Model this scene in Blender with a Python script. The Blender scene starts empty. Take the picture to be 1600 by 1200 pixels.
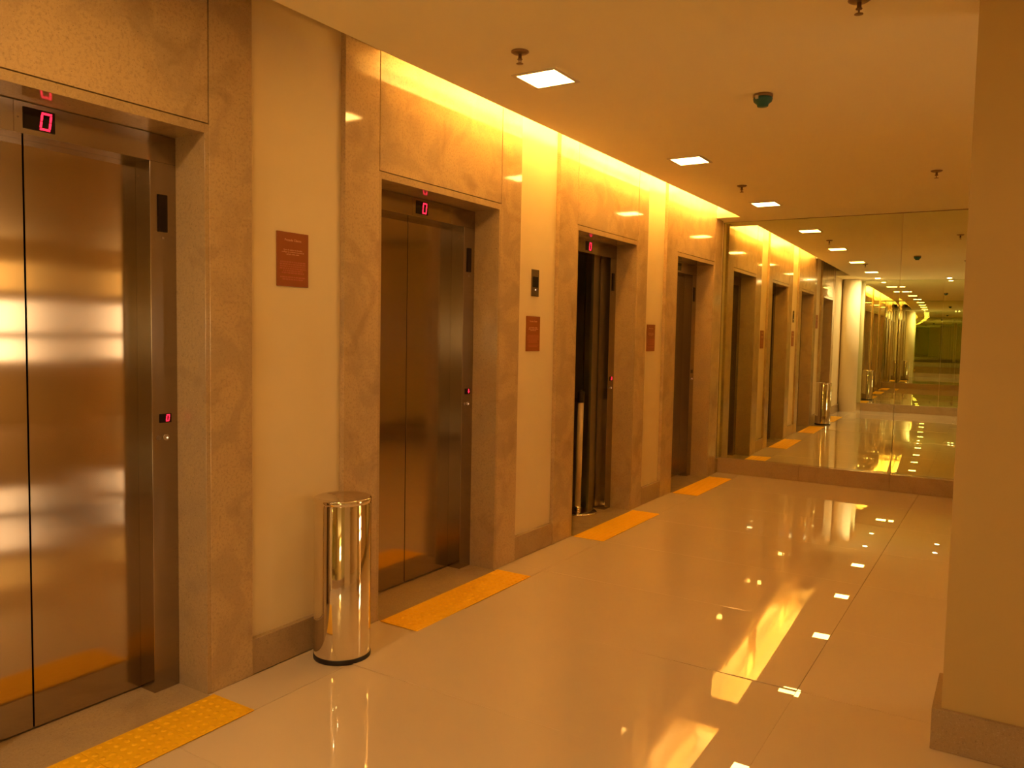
import bpy, bmesh, math, random
from mathutils import Vector, Matrix
random.seed(7)
SC = bpy.context.scene
COL = SC.collection
# Builder coordinates: X along the lobby away from the camera, Y out of the elevator wall into the lobby, Z up.
# Blender y is -Y.

# ------------------------------------------------------------------ camera
F_PX, YAW, PITCH, ROLL, CY, CZ = 1243.3, 0.56011, 0.063367, 0.01894, 2.7185, 1.5
f = Vector((math.cos(YAW)*math.cos(PITCH), -math.sin(YAW)*math.cos(PITCH), -math.sin(PITCH)))
r0 = Vector((math.sin(YAW), math.cos(YAW), 0.0))
u0 = f.cross(r0)
u0 = u0 if u0.z > 0 else -u0
r1 = math.cos(ROLL)*r0 + math.sin(ROLL)*u0
u1 = -math.sin(ROLL)*r0 + math.cos(ROLL)*u0
fl = lambda v: Vector((v.x, -v.y, v.z))
R, U, FW = fl(r1).normalized(), fl(u1).normalized(), fl(f).normalized()
cam_d = bpy.data.cameras.new('camera')
cam_d.sensor_fit = 'HORIZONTAL'
cam_d.sensor_width = 36.0
cam_d.lens = F_PX/1600*36
cam_d.clip_start = 0.02
cam_d.clip_end = 200
cam = bpy.data.objects.new('camera', cam_d)
COL.objects.link(cam)
M = Matrix((R, U, -FW)).transposed().to_4x4()
M.translation = Vector((0, -CY, CZ))
cam.matrix_world = M
SC.camera = cam

# ------------------------------------------------------------------ world, exposure
w = bpy.data.worlds.new('world')
SC.world = w
w.use_nodes = True
w.node_tree.nodes['Background'].inputs[0].default_value = (1.0, 0.45, 0.12, 1)
w.node_tree.nodes['Background'].inputs[1].default_value = 0.01
vs = SC.view_settings
SC.display_settings.display_device = 'sRGB'
vs.view_transform = 'Standard'
vs.look = 'None'
vs.exposure = -0.12
vs.gamma = 1.0
vs.use_curve_mapping = False
cy = SC.cycles
cy.max_bounces = 24
cy.glossy_bounces = 20
cy.diffuse_bounces = 6
cy.transmission_bounces = 4
cy.caustics_reflective = True
cy.blur_glossy = 0.6
cy.sample_clamp_indirect = 30.0
cy.use_denoising = True

WARM = (1.0, 0.505, 0.115)
COOL = (1.0, 0.68, 0.38)
S_DOWN = 53.0
S_COVE = 190.0
S_SPOT = 1300.0
S_ADDED_PANE = 11.5  # glow of the added panes in the unseen hall

# ------------------------------------------------------------------ materials
def mat(name, color, rough=0.5, metal=0.0, spec=0.5, aniso=0.0, coat=0.0, noise=None, bump=None, emit=None, es=0.0, ior=None):
    m = bpy.data.materials.new(name)
    m.use_nodes = True
    nt = m.node_tree
    b = nt.nodes['Principled BSDF']
    b.inputs['Base Color'].default_value = (*color, 1)
    b.inputs['Roughness'].default_value = rough
    b.inputs['Metallic'].default_value = metal
    b.inputs['Specular IOR Level'].default_value = spec
    if ior: b.inputs['IOR'].default_value = ior
    if coat:
        b.inputs['Coat Weight'].default_value = coat
        b.inputs['Coat Roughness'].default_value = 0.03
    if emit:
        b.inputs['Emission Color'].default_value = (*emit, 1)
        b.inputs['Emission Strength'].default_value = es
    if noise or bump:
        tc = nt.nodes.new('ShaderNodeNewGeometry')
    if noise:
        # noise: list of (scale, detail, color, lo, hi, stretch)
        prev = None
        base = nt.nodes.new('ShaderNodeRGB')
        base.outputs[0].default_value = (*color, 1)
        prev = base.outputs[0]
        for (sc_, det, colr, lo, hi, amt, dist) in noise:
            n = nt.nodes.new('ShaderNodeTexNoise')
            n.inputs['Scale'].default_value = sc_
            n.inputs['Detail'].default_value = det
            n.inputs['Distortion'].default_value = dist
            nt.links.new(tc.outputs['Position'], n.inputs['Vector'])
            rp = nt.nodes.new('ShaderNodeMapRange')
            rp.inputs['From Min'].default_value = lo
            rp.inputs['From Max'].default_value = hi
            rp.inputs['To Max'].default_value = amt
            nt.links.new(n.outputs['Fac'], rp.inputs['Value'])
            mx = nt.nodes.new('ShaderNodeMix')
            mx.data_type = 'RGBA'
            nt.links.new(rp.outputs[0], mx.inputs[0])
            nt.links.new(prev, mx.inputs[6])
            mx.inputs[7].default_value = (*colr, 1)
            prev = mx.outputs[2]
        nt.links.new(prev, b.inputs['Base Color'])
    if bump:
        sc_, strength, dist = bump
        n = nt.nodes.new('ShaderNodeTexNoise')
        n.inputs['Scale'].default_value = sc_
        n.inputs['Detail'].default_value = 3
        nt.links.new(tc.outputs['Position'], n.inputs['Vector'])
        bp = nt.nodes.new('ShaderNodeBump')
        bp.inputs['Strength'].default_value = strength
        bp.inputs['Distance'].default_value = dist
        nt.links.new(n.outputs['Fac'], bp.inputs['Height'])
        nt.links.new(bp.outputs[0], b.inputs['Normal'])
    return m

def brushed(name, color, rough, aniso, vertical=True, wave=0.0):
    """brushed steel: fine brush lines, highlights spread across the brush"""
    m = bpy.data.materials.new(name)
    m.use_nodes = True
    nt = m.node_tree
    b = nt.nodes['Principled BSDF']
    b.inputs['Base Color'].default_value = (*color, 1)
    b.inputs['Metallic'].default_value = 1.0
    b.inputs['Roughness'].default_value = rough
    b.inputs['Anisotropic'].default_value = aniso
    g = nt.nodes.new('ShaderNodeNewGeometry')
    tg = nt.nodes.new('ShaderNodeVectorMath')
    tg.operation = 'CROSS_PRODUCT'
    tg.inputs[1].default_value = (0, 0, 1) if vertical else (1, 0, 0)
    nt.links.new(g.outputs['True Normal'], tg.inputs[0])
    nt.links.new(tg.outputs[0], b.inputs['Tangent'])
    mp = nt.nodes.new('ShaderNodeMapping')
    mp.inputs['Scale'].default_value = (400, 400, 3) if vertical else (3, 400, 400)
    nt.links.new(g.outputs['Position'], mp.inputs['Vector'])
    n = nt.nodes.new('ShaderNodeTexNoise')
    n.inputs['Scale'].default_value = 1.0
    n.inputs['Detail'].default_value = 2
    nt.links.new(mp.outputs[0], n.inputs['Vector'])
    rp = nt.nodes.new('ShaderNodeMapRange')
    rp.inputs['To Min'].default_value = rough*0.94
    rp.inputs['To Max'].default_value = rough*1.06
    nt.links.new(n.outputs['Fac'], rp.inputs['Value'])
    nt.links.new(rp.outputs[0], b.inputs['Roughness'])
    if wave:
        mp2 = nt.nodes.new('ShaderNodeMapping')
        mp2.inputs['Scale'].default_value = (0.5, 0.5, 1.6)
        nt.links.new(g.outputs['Position'], mp2.inputs['Vector'])
        n2 = nt.nodes.new('ShaderNodeTexNoise')
        n2.inputs['Scale'].default_value = 1.0
        n2.inputs['Detail'].default_value = 0
        nt.links.new(mp2.outputs[0], n2.inputs['Vector'])
        bp = nt.nodes.new('ShaderNodeBump')
        bp.inputs['Strength'].default_value = 1.0
        bp.inputs['Distance'].default_value = wave
        nt.links.new(n2.outputs['Fac'], bp.inputs['Height'])
        nt.links.new(bp.outputs[0], b.inputs['Normal'])
    return m

def mirror_mat(name, color):
    m = bpy.data.materials.new(name)
    m.use_nodes = True
    b = m.node_tree.nodes['Principled BSDF']
    b.inputs['Base Color'].default_value = (*color, 1)
    b.inputs['Metallic'].default_value = 1.0
    b.inputs['Roughness'].default_value = 0.0
    return m

def glow(name, color, strength):
    m = bpy.data.materials.new(name)
    m.use_nodes = True
    nt = m.node_tree
    nt.nodes.clear()
    e = nt.nodes.new('ShaderNodeEmission')
    e.inputs[0].default_value = (*color, 1)
    e.inputs[1].default_value = strength
    o = nt.nodes.new('ShaderNodeOutputMaterial')
    nt.links.new(e.outputs[0], o.inputs[0])
    return m

m_plaster = mat('cream_plaster', (0.84, 0.70, 0.44), 0.75, spec=0.2, noise=[(2.5, 2, (0.78, 0.63, 0.37), 0.45, 0.7, 0.5, 0)], bump=(60, 0.08, 0.002))
m_ceiling = mat('ceiling_paint', (0.95, 0.90, 0.66), 0.85, spec=0.2)
m_slot = mat('slot_white_paint', (0.90, 0.88, 0.80), 0.85, spec=0.2)
STN = [(85, 4, (0.34, 0.25, 0.15), 0.50, 0.66, 0.45, 0.2), (4, 5, (0.44, 0.32, 0.19), 0.47, 0.60, 0.6, 1.2),
       (260, 2, (0.66, 0.54, 0.38), 0.58, 0.72, 0.4, 0), (150, 2, (0.14, 0.09, 0.05), 0.64, 0.72, 0.5, 0),
       (3.0, 9, (0.30, 0.20, 0.11), 0.55, 0.66, 0.28, 1.6)]
m_stone = mat('polished_granite', (0.58, 0.42, 0.23), 0.07, spec=0.5, noise=STN)
m_reveal = mat('honed_granite', (0.50, 0.36, 0.19), 0.11, spec=0.5, noise=STN)
m_skirt = mat('granite_skirting', (0.44, 0.31, 0.17), 0.25, spec=0.45, noise=STN)
m_floor = mat('porcelain_tile', (0.72, 0.585, 0.41), 0.004, spec=0.9, noise=[(1.2, 3, (0.68, 0.55, 0.38), 0.4, 0.7, 0.5, 0)])
m_grout = mat('grout', (0.26, 0.18, 0.11), 0.9)
m_joint = mat('floor_joint', (0.50, 0.38, 0.25), 0.8)
m_steel = brushed('brushed_steel_door', (0.46, 0.375, 0.28), 0.105, 1.0, True, 0.0010)
m_steel2 = brushed('brushed_steel_frame', (0.40, 0.33, 0.26), 0.20, 0.9, True)
m_header = brushed('brushed_steel_header', (0.40, 0.33, 0.26), 0.16, 0.6, False)
m_dark = mat('shaft_black', (0.012, 0.010, 0.008), 0.6)
m_cab = brushed('cab_steel', (0.42, 0.37, 0.30), 0.40, 0.5, True)
m_cabdark = mat('cab_grey_laminate', (0.30, 0.28, 0.24), 0.35)
m_pale = mat('pale_tube_paint', (0.78, 0.62, 0.42), 0.35)
m_chrome = mat('polished_chrome', (0.80, 0.74, 0.66), 0.045, metal=1.0)
m_chrome2 = mat('satin_chrome', (0.72, 0.66, 0.58), 0.22, metal=1.0)
m_black = mat('black_rubber', (0.018, 0.012, 0.010), 0.45)
m_blackgl = mat('black_acrylic', (0.010, 0.004, 0.006), 0.08, spec=0.5)
m_led = glow('led_red', (1.0, 0.018, 0.045), 3.2)
m_ledw = glow('button_lamp', (1.0, 0.75, 0.45), 1.6)
m_yellow = mat('yellow_rubber', (0.92, 0.52, 0.003), 0.6, spec=0.35)
m_sign = mat('brown_sign', (0.33, 0.095, 0.014), 0.45, spec=0.35)
m_signtx = mat('sign_print', (0.80, 0.42, 0.22), 0.5)
m_signfaint = mat('sign_print_faint', (0.46, 0.13, 0.045), 0.5)
m_mirror = mirror_mat('wall_mirror_glass', (0.85, 0.90, 0.67))
m_mirrorb = mirror_mat('back_mirror_glass', (0.85, 0.90, 0.67))
m_bronze = mat('mirror_trim', (0.25, 0.16, 0.07), 0.35, metal=0.6)
m_panel = glow('downlight_diffuser', WARM, S_DOWN)
m_tube = glow('cove_tube', WARM, S_COVE)
m_spot = glow('spot_lens', COOL, S_SPOT)
m_added_pane = glow('added_glow_pane', COOL, S_ADDED_PANE)  # emitter for the invented hall panes mirrored in the nearest steel doors
m_added_pane2 = glow('added_glow_pane_warm', WARM, S_ADDED_PANE*0.45)
m_white = mat('white_metal', (0.75, 0.68, 0.55), 0.4)
m_brass = mat('sprinkler_metal', (0.30, 0.20, 0.12), 0.35, metal=0.7)
m_teal = mat('blue_green_cap', (0.012, 0.12, 0.13), 0.4)
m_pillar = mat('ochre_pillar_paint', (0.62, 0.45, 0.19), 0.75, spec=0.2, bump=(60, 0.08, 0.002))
m_spot2 = glow('spot_lens_dim', COOL, S_SPOT*0.3)
m_col = mat('column_paint', (0.86, 0.76, 0.54), 0.6, spec=0.3)

# ------------------------------------------------------------------ helpers
def BM(): return bmesh.new()
def P(X, Y, Z): return Vector((X, -Y, Z))
def box(bm, X0, X1, Y0, Y1, Z0, Z1, bev=0.0):
    vs_ = [bm.verts.new(P(x, y, z)) for x in (X0, X1) for y in (Y0, Y1) for z in (Z0, Z1)]
    q = [(0, 1, 3, 2), (4, 6, 7, 5), (0, 4, 5, 1), (2, 3, 7, 6), (0, 2, 6, 4), (1, 5, 7, 3)]
    fs = [bm.faces.new([vs_[i] for i in a]) for a in q]
    bmesh.ops.recalc_face_normals(bm, faces=fs)
    if bev:
        es = list({e for f_ in fs for e in f_.edges})
        bmesh.ops.bevel(bm, geom=es, offset=bev, segments=1, affect='EDGES', profile=0.5)
    return bm
def prism(bm, pts, Z0, Z1):
    a = [bm.verts.new(P(x, y, Z0)) for x, y in pts]
    b = [bm.verts.new(P(x, y, Z1)) for x, y in pts]
    fs = [bm.faces.new(a), bm.faces.new(b)]
    for i in range(len(pts)):
        j = (i+1) % len(pts)
        fs.append(bm.faces.new((a[i], a[j], b[j], b[i])))
    bmesh.ops.recalc_face_normals(bm, faces=fs)
    return bm
def lathe(bm, prof, cx, cy_, seg=48, cap=True):
    """prof: list of (radius, z)"""
    rings = []
    for rr, z in prof:
        if rr < 1e-6:
            rings.append([bm.verts.new(P(cx, cy_, z))])
        else:
            rings.append([bm.verts.new(P(cx+rr*math.cos(2*math.pi*k/seg), cy_+rr*math.sin(2*math.pi*k/seg), z)) for k in range(seg)])
    fs = []
    for a, b in zip(rings[:-1], rings[1:]):
        if len(a) == 1 and len(b) == 1: continue
        for k in range(seg):
            j = (k+1) % seg
            if len(a) == 1: fs.append(bm.faces.new((a[0], b[j], b[k])))
            elif len(b) == 1: fs.append(bm.faces.new((a[k], a[j], b[0])))
            else: fs.append(bm.faces.new((a[k], a[j], b[j], b[k])))
    if cap:
        for rg in (rings[0], rings[-1]):
            if len(rg) > 1: fs.append(bm.faces.new(rg))
    for q in fs: q.smooth = True
    bmesh.ops.recalc_face_normals(bm, faces=fs)
    return bm
def rod(bm, a, b, rad, seg=12):
    a, b = P(*a), P(*b)
    d = (b-a).normalized()
    s = d.cross(Vector((0, 0, 1)))
    if s.length < 1e-4: s = Vector((1, 0, 0))
    s.normalize(); t = d.cross(s)
    A = [bm.verts.new(a+rad*(math.cos(2*math.pi*k/seg)*s+math.sin(2*math.pi*k/seg)*t)) for k in range(seg)]
    B = [bm.verts.new(b+rad*(math.cos(2*math.pi*k/seg)*s+math.sin(2*math.pi*k/seg)*t)) for k in range(seg)]
    fs = []
    for k in range(seg):
        j = (k+1) % seg
        q = bm.faces.new((A[k], A[j], B[j], B[k])); q.smooth = True; fs.append(q)
    fs += [bm.faces.new(A), bm.faces.new(B)]
    bmesh.ops.recalc_face_normals(bm, faces=fs)
    return bm

def world_loc(o):
    v = Vector(o.location)
    while o.parent:
        o = o.parent
        v += Vector(o.location)
    return v
def obj(name, bm, m, parent=None, origin=None, label=None, kind=None):
    """bm holds world coordinates; the object gets its origin at `origin` (builder coords) or its own base centre"""
    me = bpy.data.meshes.new(name)
    if origin is None:
        cs = [v.co for v in bm.verts]
        lo = Vector([min(c[i] for c in cs) for i in range(3)]); hi = Vector([max(c[i] for c in cs) for i in range(3)])
        og = Vector(((lo.x+hi.x)/2, (lo.y+hi.y)/2, lo.z))
    else:
        og = P(*origin)
    bmesh.ops.translate(bm, verts=bm.verts, vec=-og)
    bm.to_mesh(me); bm.free()
    me.materials.append(m)
    o = bpy.data.objects.new(name, me)
    COL.objects.link(o)
    if parent:
        o.parent = parent
        o.location = og-world_loc(parent)
    else:
        o.location = og
    if label: o['label'] = label
    if kind: o['kind'] = kind
    return o
def empty(name, X, Y, Z=0.0):
    o = bpy.data.objects.new(name, None)
    o.empty_display_size = 0.1
    COL.objects.link(o)
    o.location = P(X, Y, Z)
    return o
def tag(o, label, cat, group=None):
    o['label'] = label; o['category'] = cat; o['kind'] = 'thing'
    if group: o['group'] = group
    return o
def struct(o): o['kind'] = 'structure'; return o

# ------------------------------------------------------------------ numbers of the place
HC = 2.758           # ceiling
TOP = 3.05           # top of the light slot
XM = 8.70            # front mirror at the elevator wall
XB = -0.88           # back mirror
MS = 1.745           # mirror seam
YR = 4.60            # right wall
JOINTS = [(0.935, 2.055), (3.055, 4.175), (5.195, 6.297), (7.235, 8.335)]
STONE = [(0.71, 2.265), (2.812, 4.407), (4.922, 6.512), (6.962, 8.575)]
CREAM = [(-0.95, 0.71), (2.265, 2.812), (4.407, 4.922), (6.512, 6.962), (8.575, 8.76)]
PROUD = 0.03

# ------------------------------------------------------------------ floor
floor = struct(obj('floor', box(BM(), -1.3, 13.0, -2.2, 9.4, -0.12, -0.006), m_joint))
PT = 0.875
PW = 1.75
TX = [2.59+PT*k for k in range(-4, 8)]
TY = [0.26, 2.01, 3.76, 4.635]
G = 0.0016
def tile_mesh(wx, wy):
    b = BM()
    box(b, -wx/2+G/2, wx/2-G/2, -wy/2+G/2, wy/2-G/2, -0.012, 0.0, 0.0008)
    me = bpy.data.meshes.new('tile'); b.to_mesh(me); b.free(); me.materials.append(m_floor)
    return me
full = tile_mesh(PT, PW); half = tile_mesh(PT, PT); strip = tile_mesh(PT, 0.26)
def place_tile(me, X, Y, tilt=0.0009, roll=None):
    o = bpy.data.objects.new('tile', me); COL.objects.link(o)
    o.parent = floor
    o.location = P(X, Y, 0.0)-world_loc(floor)
    o.rotation_euler = (roll if roll is not None else random.uniform(-tilt, tilt), random.uniform(-tilt, tilt)*0.6, 0)
for i in range(len(TX)-1):
    place_tile(strip, TX[i]+PT/2, 0.13, 0.0008)
    for j in range(3):
        place_tile(half if j == 2 else full, TX[i]+PT/2, (TY[j]+TY[j+1])/2, roll={(4, 0): 0.0040, (5, 0): -0.0016, (6, 0): 0.0, (7, 0): 0.0}.get((i, j)))
b = BM()
box(b, -1.3, 13.0, 4.64, 9.3, -0.006, 0.0)
obj('hall_paving', b, m_floor, floor)

# ------------------------------------------------------------------ ceiling
b = BM()
box(b, -1.3, 13.0, 0.25, 9.4, HC, HC+0.10)
box(b, 8.35, 8.95, -0.30, 0.25, HC, HC+0.10)
box(b, -1.3, 0.60, -0.30, 0.25, HC, HC+0.10)
ceiling = struct(obj('ceiling', b, m_ceiling))
b = BM()
box(b, -1.3, 8.95, -0.40, 0.60, TOP, TOP+0.08)
box(b, -1.3, 8.95, 0.50, 0.60, HC+0.101, TOP)
box(b, 8.36, 8.42, 0.002, 0.499, HC+0.101, TOP-0.001)
box(b, 3.005, 3.045, 0.002, 0.499, HC+0.125, TOP-0.001)
box(b, 3.007, 3.043, 0.15, 0.498, HC+0.104, HC+0.124)
box(b, 3.007, 3.043, 0.15, 0.249, HC+0.055, HC+0.104)
obj('light_slot', b, m_slot, ceiling)

# ------------------------------------------------------------------ elevator wall: plaster bays, stone portals, skirting
b = BM()
for x0, x1 in CREAM:
    box(b, x0, x1, -0.45, -PROUD, 0, TOP)
for (s0, s1) in STONE:
    box(b, s0, s1, -0.45, -PROUD-0.002, 2.60, TOP)
wall = struct(obj('wall_left', b, m_plaster))
base = struct(empty('baseboard_left', 0, 0))
for x0, x1 in CREAM:
    o = obj('skirting_panel', box(BM(), x0+0.001, x1-0.001, -PROUD-0.001, -0.004, 0.0, 0.155, 0.0015), m_skirt, base)

PORT = []
for i, ((j0, j1), (s0, s1)) in enumerate(zip(JOINTS, STONE)):
    t = struct(empty('trim_%d' % (i+1), (j0+j1)/2, 0))
    e0, e1 = j0+0.018, j1-0.018
    g = 0.0025
    obj('stone_pilaster', box(BM(), s0, j0-g, -0.05, 0.0, 0, TOP-0.002, 0.001), m_stone, t)
    obj('stone_pilaster', box(BM(), j1+g, s1, -0.05, 0.0, 0, TOP-0.002, 0.001), m_stone, t)
    obj('lintel_panel', box(BM(), j0+g, j1-g, -0.05, -0.001, 2.302, TOP-0.002, 0.001), m_stone, t)
    obj('reveal', box(BM(), j0-0.02, e0, -0.285, -0.002, 0, 2.298, 0.001), m_reveal, t)
    obj('reveal', box(BM(), e1, j1+0.02, -0.285, -0.002, 0, 2.298, 0.001), m_reveal, t)
    obj('lintel_edge', box(BM(), e0, e1, -0.285, -0.002, 2.262, 2.298, 0.001), m_reveal, t)
    obj('joint_backing', box(BM(), s0+0.01, s1-0.01, -0.058, -0.051, 2.30, TOP-0.003), m_grout, t)
    obj('threshold', box(BM(), e0+0.001, e1-0.001, -0.30, 0.018, -0.006, 0.0015), m_reveal, t)
    PORT.append((e0, e1))

# ------------------------------------------------------------------ end walls, mirrors
b = BM(); box(b, 8.76, 8.95, -0.45, YR+0.2, 0, TOP)
wall_far = struct(obj('wall_far', b, m_plaster))
M1, M2 = 0.0182, 0.0110
xs = XM+M1*MS
front = empty('wall_mirror', XM+0.02, 2.2, 0.17)
tag(front, 'tall greenish wall mirror filling the end wall above the stone skirting', 'mirror')
ZB = 0.168
obj('mirror_panel', prism(BM(), [(XM, -0.028), (xs, MS-0.0015), (xs+0.008, MS-0.0015), (XM+0.008, -0.028)], ZB, HC-0.004), m_mirror, front)
xe = xs+M2*(YR-MS)
obj('mirror_panel', prism(BM(), [(xs, MS+0.0015), (xe, YR), (xe+0.008, YR), (xs+0.008, MS+0.0015)], ZB, HC-0.004), m_mirror, front)
obj('mirror_edge', box(BM(), XM-0.003, XM+0.006, -0.029, -0.024, ZB, HC-0.005), m_bronze, front)
bb = struct(empty('baseboard_far', 8.67, 2.3))
for y0, y1 in ((-0.003, 0.87), (0.87, 1.745), (1.745, 2.62), (2.62, 3.49), (3.49, YR)):
    obj('skirting_panel', box(BM(), 8.668, 8.76, y0+0.001, y1-0.001, 0, ZB-0.001, 0.0015), m_skirt, bb)
struct(obj('trim_5', box(BM(), 8.655+0.06, 8.76, -0.028, YR, HC-0.004, HC), m_bronze))

b = BM(); box(b, -1.2, XB-0.03, -0.45, YR+0.2, 0, TOP)
wall_back = struct(obj('wall_back', b, m_plaster))
back = empty('wall_mirror', XB, 2.5, 0.16)
tag(back, 'second wall mirror behind the viewer, seen only reflected in the end mirror', 'mirror')
BT = -0.004
for y0, y1, dz in ((0.16, 1.70, 0.0), (1.70, 3.15, 0.004), (3.15, YR, 0.0)):
    b = BM()
    xa, xb_ = XB+BT*y0, XB+BT*y1
    prism(b, [(xa, y0+0.0015), (xb_, y1-0.0015), (xb_-0.008, y1-0.0015), (xa-0.008, y0+0.0015)], 0.168, HC-0.004)
    obj('mirror_panel', b, m_mirrorb, back)
bk = struct(empty('baseboard_back', XB, 2.3))
for y0, y1 in ((0.375, 1.2), (1.2, 2.4), (2.4, 3.5), (3.5, YR)):
    obj('skirting_panel', box(BM(), XB-0.05, XB+0.03, y0+0.001, y1-0.001, 0, 0.167, 0.0015), m_skirt, bk)

# right hand side: pillar in the foreground, side wall, hall beyond the opening
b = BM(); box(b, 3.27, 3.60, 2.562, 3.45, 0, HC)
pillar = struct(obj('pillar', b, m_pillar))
for a in ((3.248, 3.27, 2.532, 3.47), (3.60, 3.622, 2.532, 3.47)):
    obj('skirting_panel', box(BM(), *a, 0, 0.153, 0.0015), m_skirt, pillar)
for a in ((3.2705, 3.5995, 2.532, 2.562), (3.2705, 3.5995, 3.45, 3.47)):
    obj('skirting_panel', box(BM(), *a, 0, 0.153, 0.0015), m_skirt, pillar)
b = BM()
box(b, 5.3, 8.95, YR, YR+0.15, 0, HC)
box(b, -1.2, 1.2, YR, YR+0.15, 0, HC)
wr = struct(obj('wall_right', b, m_plaster))
obj('skirting_panel', box(BM(), 5.3, 8.60, YR-0.02, YR-0.001, 0, 0.153), m_skirt, wr)
b = BM()
box(b, -1.3, 13.0, 9.3, 9.45, 0, HC)
box(b, -1.3, -1.2, YR, 9.3, 0, HC)
box(b, 12.9, 13.0, YR, 9.3, 0, HC)
box(b, 8.76, 12.9, YR, YR+0.15, 0, HC)
struct(obj('wall_hall', b, m_plaster))
added_panes = struct(empty('added_window_1', 6.5, 9.27))  # unseen glowing panes, added to throw bright bands onto the nearest doors
for k in range(4):
    x0 = 5.0+k*1.2
    obj('added_window_pane', box(BM(), x0+0.03, x0+1.17, 9.285, 9.295, 0.95, 1.28), m_added_pane, added_panes)
    obj('added_window_pane', box(BM(), x0+0.03, x0+1.17, 9.285, 9.295, 1.38, 1.85), m_added_pane, added_panes)
    obj('added_window_pane', box(BM(), x0+0.03, x0+1.17, 9.285, 9.295, 2.02, 2.42), m_added_pane2, added_panes)
    obj('added_window_frame', box(BM(), x0-0.03, x0+0.03, 9.25, 9.299, 0.9, 2.5), m_white, added_panes)
obj('added_window_frame', box(BM(), 5.0, 9.8, 9.26, 9.299, 1.28, 1.38), m_white, added_panes)

# round column behind the viewer, near the back mirror
col_ = struct(obj('trim_6', lathe(BM(), [(0.178, 0.0), (0.178, HC)], -0.50, 0.152, 64), m_col))

# ------------------------------------------------------------------ elevators
def digit(bm, X, Y, Z, w_, h_, th, segs='abcdef'):
    """seven-segment figure standing on the plane Y, centred at X, Z, leaning a little"""
    def seg(x0, x1, z0, z1):
        vv = []
        for y in (Y, Y+0.0012):
            for (x, z) in ((x0, z0), (x1, z0), (x1, z1), (x0, z1)):
                vv.append(bm.verts.new(P(X+x+0.13*z, y, Z+z)))
        for q in ((0, 1, 2, 3), (7, 6, 5, 4), (0, 4, 5, 1), (1, 5, 6, 2), (2, 6, 7, 3), (3, 7, 4, 0)):
            bm.faces.new([vv[k] for k in q])
    hw, hh, t, g = w_/2, h_/2, th, th*0.18
    S = {'a': (-hw+g, hw-g, hh-t, hh), 'd': (-hw+g, hw-g, -hh, -hh+t), 'g': (-hw+t+g, hw-t-g, -t/2, t/2),
         'f': (-hw, -hw+t, g, hh-t-g), 'b': (hw-t, hw, g, hh-t-g), 'e': (-hw, -hw+t, -hh+t+g, -g), 'c': (hw-t, hw, -hh+t+g, -g)}
    for s in segs: seg(*S[s])
    bmesh.ops.recalc_face_normals(bm, faces=bm.faces)
    return bm
def arrow(bm, X, Y, Z, s):
    pts = [(-0.22, 1), (0.22, 1), (0.22, 0), (0.7, 0), (0, -1), (-0.7, 0), (-0.22, 0)]
    A = [bm.verts.new(P(X+a*s, Y, Z+c*s)) for a, c in pts]
    B = [bm.verts.new(P(X+a*s, Y+0.0012, Z+c*s)) for a, c in pts]
    bm.faces.new(A); bm.faces.new(B)
    for k in range(7):
        j = (k+1) % 7
        bm.faces.new((A[k], A[j], B[j], B[k]))
    bmesh.ops.recalc_face_normals(bm, faces=bm.faces)
    return bm
LAB = ['closed brushed steel elevator nearest the viewer at the left edge, showing a big red 0',
       'closed brushed steel elevator just past the chrome ash bin, red 0 above its doors',
       'dark open elevator with the barrier post standing in its doorway',
       'closed elevator beside the end mirror, its floor display dark']
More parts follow.
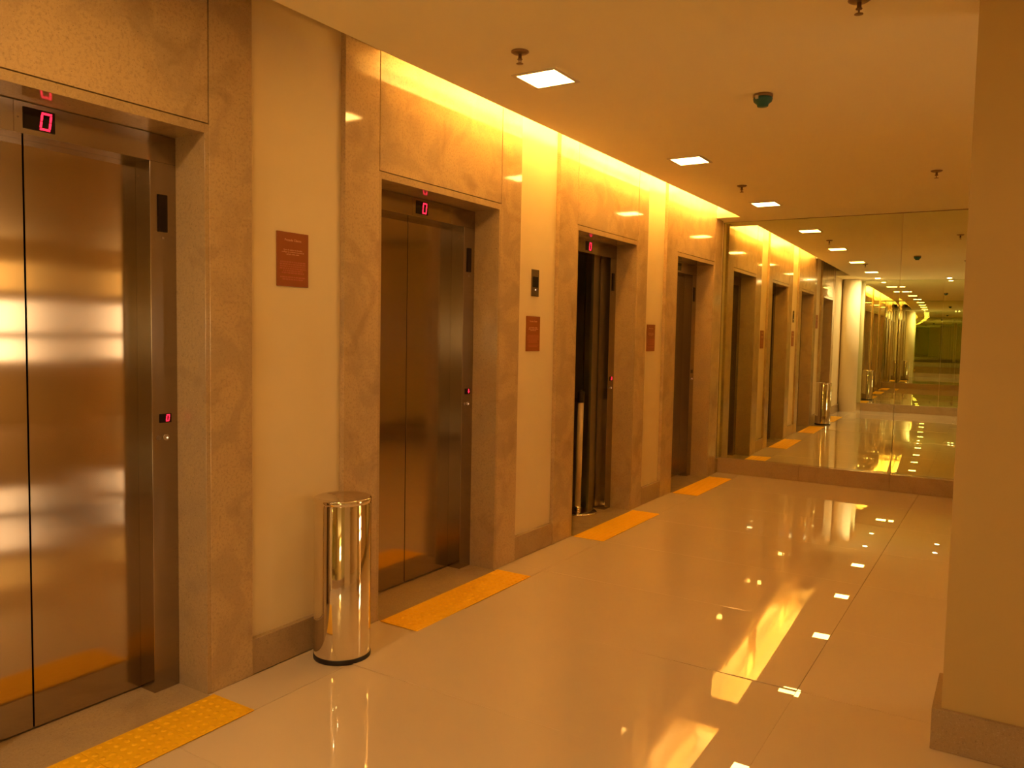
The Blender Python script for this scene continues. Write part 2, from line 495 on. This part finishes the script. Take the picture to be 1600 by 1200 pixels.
for i, (e0, e1) in enumerate(PORT):
    el = empty('elevator', (e0+e1)/2, -0.2, 0.0015)
    tag(el, LAB[i], 'elevator', 'elevators in a row in the left wall')
    c = (e0+e1)/2
    YJ, YD, ZH = -0.185, -0.28, 2.152
    z0 = 0.0015
    opened = (i == 2)
    # frame
    obj('jamb', box(BM(), e0, e0+0.115, YJ-0.095, YJ, z0, ZH, 0.001), m_steel2, el)
    jr = obj('jamb', box(BM(), e1-0.115, e1, YJ-0.095, YJ, z0, ZH, 0.001), m_steel2, el)
    hd = obj('header', box(BM(), e0, e1, YJ-0.094, YJ, ZH, 2.260, 0.001), m_header, el)
    xs_ = e1-0.617
    obj('panel_seam', box(BM(), xs_-0.001, xs_+0.001, YJ-0.001, YJ+0.0006, ZH+0.002, 2.259), m_grout, hd)
    bs = BM(); rod(bs, (xs_+0.014, YJ-0.001, 2.205), (xs_+0.014, YJ+0.001, 2.205), 0.003)
    obj('screw', bs, m_grout, hd)
    # doors
    if not opened:
        obj('door_panel', box(BM(), e0+0.09, c-0.003, YD-0.03, YD, z0+0.008, 2.19, 0.0008), m_steel, el)
        obj('door_panel', box(BM(), c+0.003, e1-0.09, YD-0.03, YD, z0+0.008, 2.19, 0.0008), m_steel, el)
        obj('shaft_backing', box(BM(), e0+0.02, e1-0.02, -0.345, -0.335, z0, 2.25), m_dark, el)
    else:
        cab = YD-0.05
        obj('door_panel', box(BM(), e0-0.36, e0+0.215, YD-0.03, YD-0.006, z0+0.008, 2.19, 0.0008), m_cab, el)
        obj('door_panel', box(BM(), e1-0.222, e1+0.33, YD-0.03, YD-0.006, z0+0.008, 2.19, 0.0008), m_cab, el)
        cb = empty('cab', 0, 0); cb.parent = el; cb.location = (0, 0, 0)
        X0, X1 = e0+0.02, e1+0.06
        obj('cab_wall', box(BM(), X0-0.03, X0, -1.75, cab, 0.0, 2.25), m_cabdark, cb)
        obj('cab_wall', box(BM(), X1, X1+0.03, -1.75, cab, 0.0, 2.25), m_cab, cb)
        obj('cab_wall', box(BM(), X0, X1, -1.78, -1.75, 0.0, 2.25), m_cab, cb)
        obj('cab_ceiling', box(BM(), X0, X1, -1.75, cab, 2.23, 2.26), m_cabdark, cb)
        obj('cab_floor', box(BM(), X0, X1, -1.75, -0.301, -0.005, 0.001), m_cabdark, cb)
        for yy in (-0.50, -0.66, -0.95, -1.25):
            obj('wall_strip', box(BM(), X1-0.006, X1, yy-0.012, yy, 0.01, 2.22), m_steel2, cb)
        obj('cab_front', box(BM(), X1-0.10, X1-0.001, cab-0.04, cab, 0.01, 2.22), m_cab, cb)
        br = BM(); rod(br, (X1-0.05, -0.55, 0.92), (X1-0.05, -1.65, 0.92), 0.016)
        obj('handrail', br, m_steel2, cb)
    obj('sill', box(BM(), e0+0.10, e1-0.10, -0.335, -0.301, -0.004, 0.003), m_chrome2, el)
    # floor display in the header
    dp = obj('floor_display', box(BM(), e1-0.587, e1-0.480, YJ, YJ+0.003, 2.171, 2.244, 0.0006), m_blackgl, el)
    if i != 3:
        obj('digit', digit(BM(), e1-0.512, YJ+0.0032, 2.2065, 0.038, 0.062, 0.0075), m_led, dp, label='glowing red figure 0')
    # black lantern, call display and button on the right jamb
    obj('direction_lamp', box(BM(), e1-0.083, e1-0.042, YJ, YJ+0.006, 1.878, 2.026, 0.001), m_blackgl, el)
    obj('screw', rod(BM(), (e1-0.06, YJ, 1.855), (e1-0.06, YJ+0.001, 1.855), 0.005), m_grout, el)
    cd = obj('call_display', box(BM(), e1-0.083, e1-0.030, YJ, YJ+0.003, 1.112, 1.148, 0.0006), m_blackgl, el)
    if i == 1:
        obj('arrow', arrow(BM(), e1-0.047, YJ+0.0032, 1.131, 0.0135), m_led, cd, label='glowing red arrow')
    elif i != 3:
        obj('digit', digit(BM(), e1-0.047, YJ+0.0032, 1.131, 0.016, 0.028, 0.0045), m_led, cd, label='glowing red figure 0')
    bt = obj('call_button', rod(BM(), (e1-0.056, YJ, 1.052), (e1-0.056, YJ+0.006, 1.052), 0.013, 20), m_chrome2, el)
    obj('button_lamp', rod(BM(), (e1-0.052, YJ+0.006, 1.050), (e1-0.052, YJ+0.0075, 1.050), 0.0035, 10), m_ledw, bt)
    obj('key_switch', rod(BM(), (e1-0.088, YJ, 1.052), (e1-0.088, YJ+0.004, 1.052), 0.009, 16), m_grout, el)

# ------------------------------------------------------------------ tactile strips
def tactile_mesh(wx, wy):
    b = BM()
    box(b, -wx/2+0.0008, wx/2-0.0008, -wy/2, wy/2, 0, 0.0035, 0.0006)
    n, mrows = 7, 6
    for a in range(n):
        for c in range(mrows):
            X = -wx/2+wx*(a+0.5)/n; Y = -wy/2+wy*(c+0.5)/mrows
            lathe(b, [(0.0125, 0.0030), (0.0085, 0.0068), (0, 0.0072)], X, Y, 8, cap=False)
    me = bpy.data.meshes.new('tactile_tile'); b.to_mesh(me); b.free(); me.materials.append(m_yellow)
    return me
TLAB = ['yellow tactile paving strip before the nearest elevator, bottom left corner',
        'yellow tactile paving strip beside the chrome ash bin',
        'yellow tactile paving strip before the open dark elevator',
        'smallest yellow tactile paving strip, before the elevator next to the end mirror']
for i, (j0, j1) in enumerate(JOINTS):
    t = empty('tactile_strip', (j0+j1)/2, 0.145, 0.0005)
    tag(t, TLAB[i], 'tactile paving', 'yellow tactile strips before the elevators')
    wx = (j1-j0-0.01)/4
    me = tactile_mesh(wx, 0.245)
    for k in range(4):
        o = bpy.data.objects.new('tactile_tile', me); COL.objects.link(o); o.parent = t
        o.location = ((k-1.5)*wx, 0, 0.0016)
        o.rotation_euler = (0, 0, random.uniform(-0.003, 0.003))

# ------------------------------------------------------------------ ash bin
BX, BY = 2.645, 0.158
bn = empty('ash_bin', BX, BY)
tag(bn, 'tall polished chrome cylindrical bin standing against the cream wall', 'bin')
obj('body', lathe(BM(), [(0.1285, 0.018), (0.1285, 0.712), (0.1265, 0.716), (0.1265, 0.719)], BX, BY, 96, cap=False), m_chrome, bn)
obj('base_ring', lathe(BM(), [(0.10, 0.0), (0.1300, 0.0), (0.1305, 0.004), (0.1305, 0.020), (0.1285, 0.024)], BX, BY, 96), m_black, bn, label='black rubber base ring')
obj('lid', lathe(BM(), [(0.1275, 0.719), (0.1300, 0.722), (0.1300, 0.735), (0.1275, 0.741), (0.1220, 0.743), (0.114, 0.739), (0.09, 0.730), (0.05, 0.724), (0, 0.722)], BX, BY, 96, cap=False), m_chrome, bn)

# ------------------------------------------------------------------ barrier post in the open elevator
SX, SY = 5.912, -0.315
st = empty('barrier_post', SX, SY, 0.0015)
tag(st, 'retractable belt barrier post with pale tube and chrome foot in the open elevator', 'barrier post')
zb = 0.003
obj('foot', lathe(BM(), [(0.150, zb), (0.162, zb+0.002), (0.163, zb+0.014), (0.158, zb+0.022), (0.10, zb+0.028), (0.03, zb+0.034), (0, zb+0.034)], SX, SY, 64), m_chrome, st, label='round chrome foot')
tb = obj('tube', lathe(BM(), [(0.0250, zb+0.03), (0.0250, 0.935)], SX, SY, 32), m_pale, st, origin=(SX, SY, zb+0.03))
obj('collar', lathe(BM(), [(0.032, zb+0.032), (0.032, zb+0.05), (0.026, zb+0.058)], SX, SY, 32), m_chrome, st)
hb = obj('belt_head', lathe(BM(), [(0.026, 0.935), (0.031, 0.94), (0.031, 1.02), (0.027, 1.03), (0, 1.033)], SX, SY, 32), m_black, st, label='black belt cassette')
obj('top_button', lathe(BM(), [(0.008, 1.0335), (0.008, 1.037), (0, 1.039)], SX, SY, 16), m_chrome, hb)

tb.rotation_euler = (0, math.radians(0.9), 0)
hb.location.x += math.tan(math.radians(0.9))*0.9

# ------------------------------------------------------------------ wall signs and call plate
def text(body, X, Z, size, m, parent, Y, ext=0.0003):
    cu = bpy.data.curves.new('lettering', 'FONT')
    cu.body = body; cu.size = size; cu.align_x = 'CENTER'; cu.align_y = 'CENTER'; cu.extrude = ext
    cu.resolution_u = 2
    o = bpy.data.objects.new('lettering', cu); COL.objects.link(o)
    cu.materials.append(m)
    # text faces +Y of the builder (= -y in Blender)
    o.rotation_euler = (math.pi/2, 0, 0)
    me = bpy.data.meshes.new_from_object(o)
    me.transform(Matrix.Rotation(math.pi/2, 4, 'X'))
    bpy.data.objects.remove(o); bpy.data.curves.remove(cu)
    o = bpy.data.objects.new('lettering', me); COL.objects.link(o)
    o.parent = parent
    o.location = P(X, Y, Z)-world_loc(parent)
    o['kind'] = 'stuff'
    return o
SLAB = ['brown notice plate on the wide cream wall above the chrome bin',
        'brown notice plate below the small steel indicator plate',
        'brown notice plate between the open elevator and the last elevator']
for i, (x0, x1, z0, z1) in enumerate(((2.42, 2.604, 1.691, 1.930), (4.543, 4.722, 1.384, 1.618), (6.606, 6.792, 1.365, 1.602))):
    cx, ch, cw = (x0+x1)/2, z1-z0, x1-x0
    s = obj('notice_plate', box(BM(), x0, x1, -PROUD, -PROUD+0.005, z0, z1, 0.0008), m_sign)
    tag(s, SLAB[i], 'sign', 'brown notice plates between the elevators')
    Y = -PROUD+0.0052
    text('Prezado Cliente', cx, z1-0.145*ch, 0.0150, m_signtx, s, Y)
    text('Antes de entrar no elevador,\nverifique se o mesmo encontra-se\nparado neste andar.', cx, z1-0.365*ch, 0.0094, m_signtx, s, Y)
    b = BM()
    for r_, (za, ln) in enumerate(((0.55, .8), (0.59, .84), (0.63, .82), (0.67, .84), (0.71, .62), (0.75, .7), (0.83, .8), (0.87, .66))):
        x = cx-cw*ln/2
        while x < cx+cw*ln/2:
            wl = random.uniform(0.006, 0.018)
            box(b, x, min(x+wl, cx+cw*ln/2), Y-0.0003, Y+0.0002, z1-(za+0.012)*ch, z1-(za-0.012)*ch)
            x += wl+0.003
    o = obj('small_print', b, m_signfaint, s); o['kind'] = 'stuff'
cp = obj('indicator_plate', box(BM(), 4.598, 4.694, -PROUD, -PROUD+0.006, 1.752, 1.932, 0.001), m_steel2)
tag(cp, 'small brushed steel indicator plate with dark window, above a brown notice', 'indicator panel')
obj('display_window', box(BM(), 4.612, 4.682, -PROUD+0.006, -PROUD+0.008, 1.812, 1.884, 0.0005), m_blackgl, cp)
obj('button_lamp', rod(BM(), (4.648, -PROUD+0.006, 1.797), (4.648, -PROUD+0.008, 1.797), 0.005), m_ledw, cp)

# ------------------------------------------------------------------ ceiling fittings
def downlight(X, Y, label):
    t = empty('downlight', X, Y, HC-0.004)
    tag(t, label, 'ceiling light', 'square recessed ceiling lights')
    h = 0.105; fr = 0.125
    b = BM()
    for a in ((X-fr, X-h, Y-fr, Y+fr), (X+h, X+fr, Y-fr, Y+fr), (X-h, X+h, Y-fr, Y-h), (X-h, X+h, Y+h, Y+fr)):
        box(b, *a, HC-0.005, HC-0.0002)
    obj('frame', b, m_white, t)
    obj('diffuser', box(BM(), X-h, X+h, Y-h, Y+h, HC-0.0035, HC-0.001), m_panel, t)
    return t
downlight(3.47, 0.706, 'largest square ceiling light, near the closest sprinkler')
downlight(5.555, 0.700, 'second square ceiling light from the front, middle of the row')
downlight(7.66, 0.690, 'small square ceiling light closest to the end mirror')
downlight(1.36, 0.706, 'square ceiling light above the nearest elevator, seen only in the mirror')
def spot(X, Y, label, lens):
    t = empty('spotlight', X, Y, HC-0.004)
    tag(t, label, 'ceiling light', 'small spots by the back mirror')
    obj('rim', lathe(BM(), [(0.045, HC-0.0002), (0.062, HC-0.0002), (0.060, HC-0.005), (0.045, HC-0.005)], X, Y, 24, cap=False), m_white, t)
    obj('lens', lathe(BM(), [(0.045, HC-0.001), (0.045, HC-0.003)], X, Y, 24), lens, t)
spot(-0.25, 0.66, 'small round white spot over the round column by the back mirror', m_spot)
spot(-0.50, 1.80, 'small round white spot at the middle of the back mirror', m_spot2)
def sprinkler(X, Y, label):
    t = empty('sprinkler', X, Y, HC)
    tag(t, label, 'sprinkler', 'ceiling sprinklers')
    z = HC
    obj('escutcheon', lathe(BM(), [(0.040, z-0.0002), (0.040, z-0.004), (0.030, z-0.010), (0.012, z-0.012), (0, z-0.012)], X, Y, 32), m_brass, t)
    st_ = obj('stem', lathe(BM(), [(0.008, z-0.012), (0.008, z-0.030), (0.012, z-0.034), (0.012, z-0.036), (0, z-0.037)], X, Y, 16), m_brass, t)
    b = BM(); rod(b, (X-0.011, Y, z-0.030), (X-0.006, Y, z-0.052), 0.0022, 6); rod(b, (X+0.011, Y, z-0.030), (X+0.006, Y, z-0.052), 0.0022, 6)
    obj('frame_arms', b, m_brass, t)
    obj('deflector', lathe(BM(), [(0.016, z-0.053), (0.016, z-0.0545), (0, z-0.0545)], X, Y, 16), m_brass, t)
sprinkler(3.09, 0.79, 'closest ceiling sprinkler, just before the largest square light')
sprinkler(6.655, 0.755, 'sprinkler between the second and the third square ceiling light')
sprinkler(6.70, 2.18, 'sprinkler far right on the ceiling near the pillar edge')
sprinkler(3.235, 2.175, 'sprinkler cut by the top edge of the picture')
sm = empty('smoke_detector', 4.24, 1.56, HC)
tag(sm, 'ceiling smoke detector with a blue green cover, off the row of lights', 'smoke detector')
obj('base', lathe(BM(), [(0.050, HC-0.0002), (0.050, HC-0.012), (0.046, HC-0.016), (0, HC-0.016)], 4.24, 1.56, 40), m_brass, sm)
obj('cover', lathe(BM(), [(0.047, HC-0.016), (0.049, HC-0.022), (0.045, HC-0.036), (0.030, HC-0.048), (0.027, HC-0.060), (0, HC-0.063)], 4.24, 1.56, 40), m_teal, sm, label='blue green plastic cover')
obj('side_tab', box(BM(), 4.185, 4.206, 1.535, 1.55, HC-0.030, HC-0.014), m_white, sm)

# fluorescent tubes lying in the light slot above the elevators
CL = ['cove tube over the second elevator', 'cove tube between the second and third elevators', 'cove tube over the third elevator', 'cove tube over the last elevator']
for k, (x0, x1) in enumerate(((3.62, 4.78), (4.86, 6.02), (6.08, 7.20), (7.24, 8.30))):
    t = empty('cove_light', (x0+x1)/2, 0.44, HC+0.10)
    tag(t, 'hidden fluorescent '+CL[k], 'strip light', 'fluorescent tubes in the ceiling slot')
    obj('tube', rod(BM(), (x0+0.02, 0.44, HC+0.142), (x1-0.02, 0.44, HC+0.142), 0.018, 14), m_tube, t)
    obj('batten', box(BM(), x0, x1, 0.425, 0.455, HC+0.101, HC+0.118), m_white, t)
    for xa in (x0, x1-0.018):
        obj('lamp_holder', box(BM(), xa, xa+0.018, 0.425, 0.455, HC+0.118, HC+0.162), m_white, t)
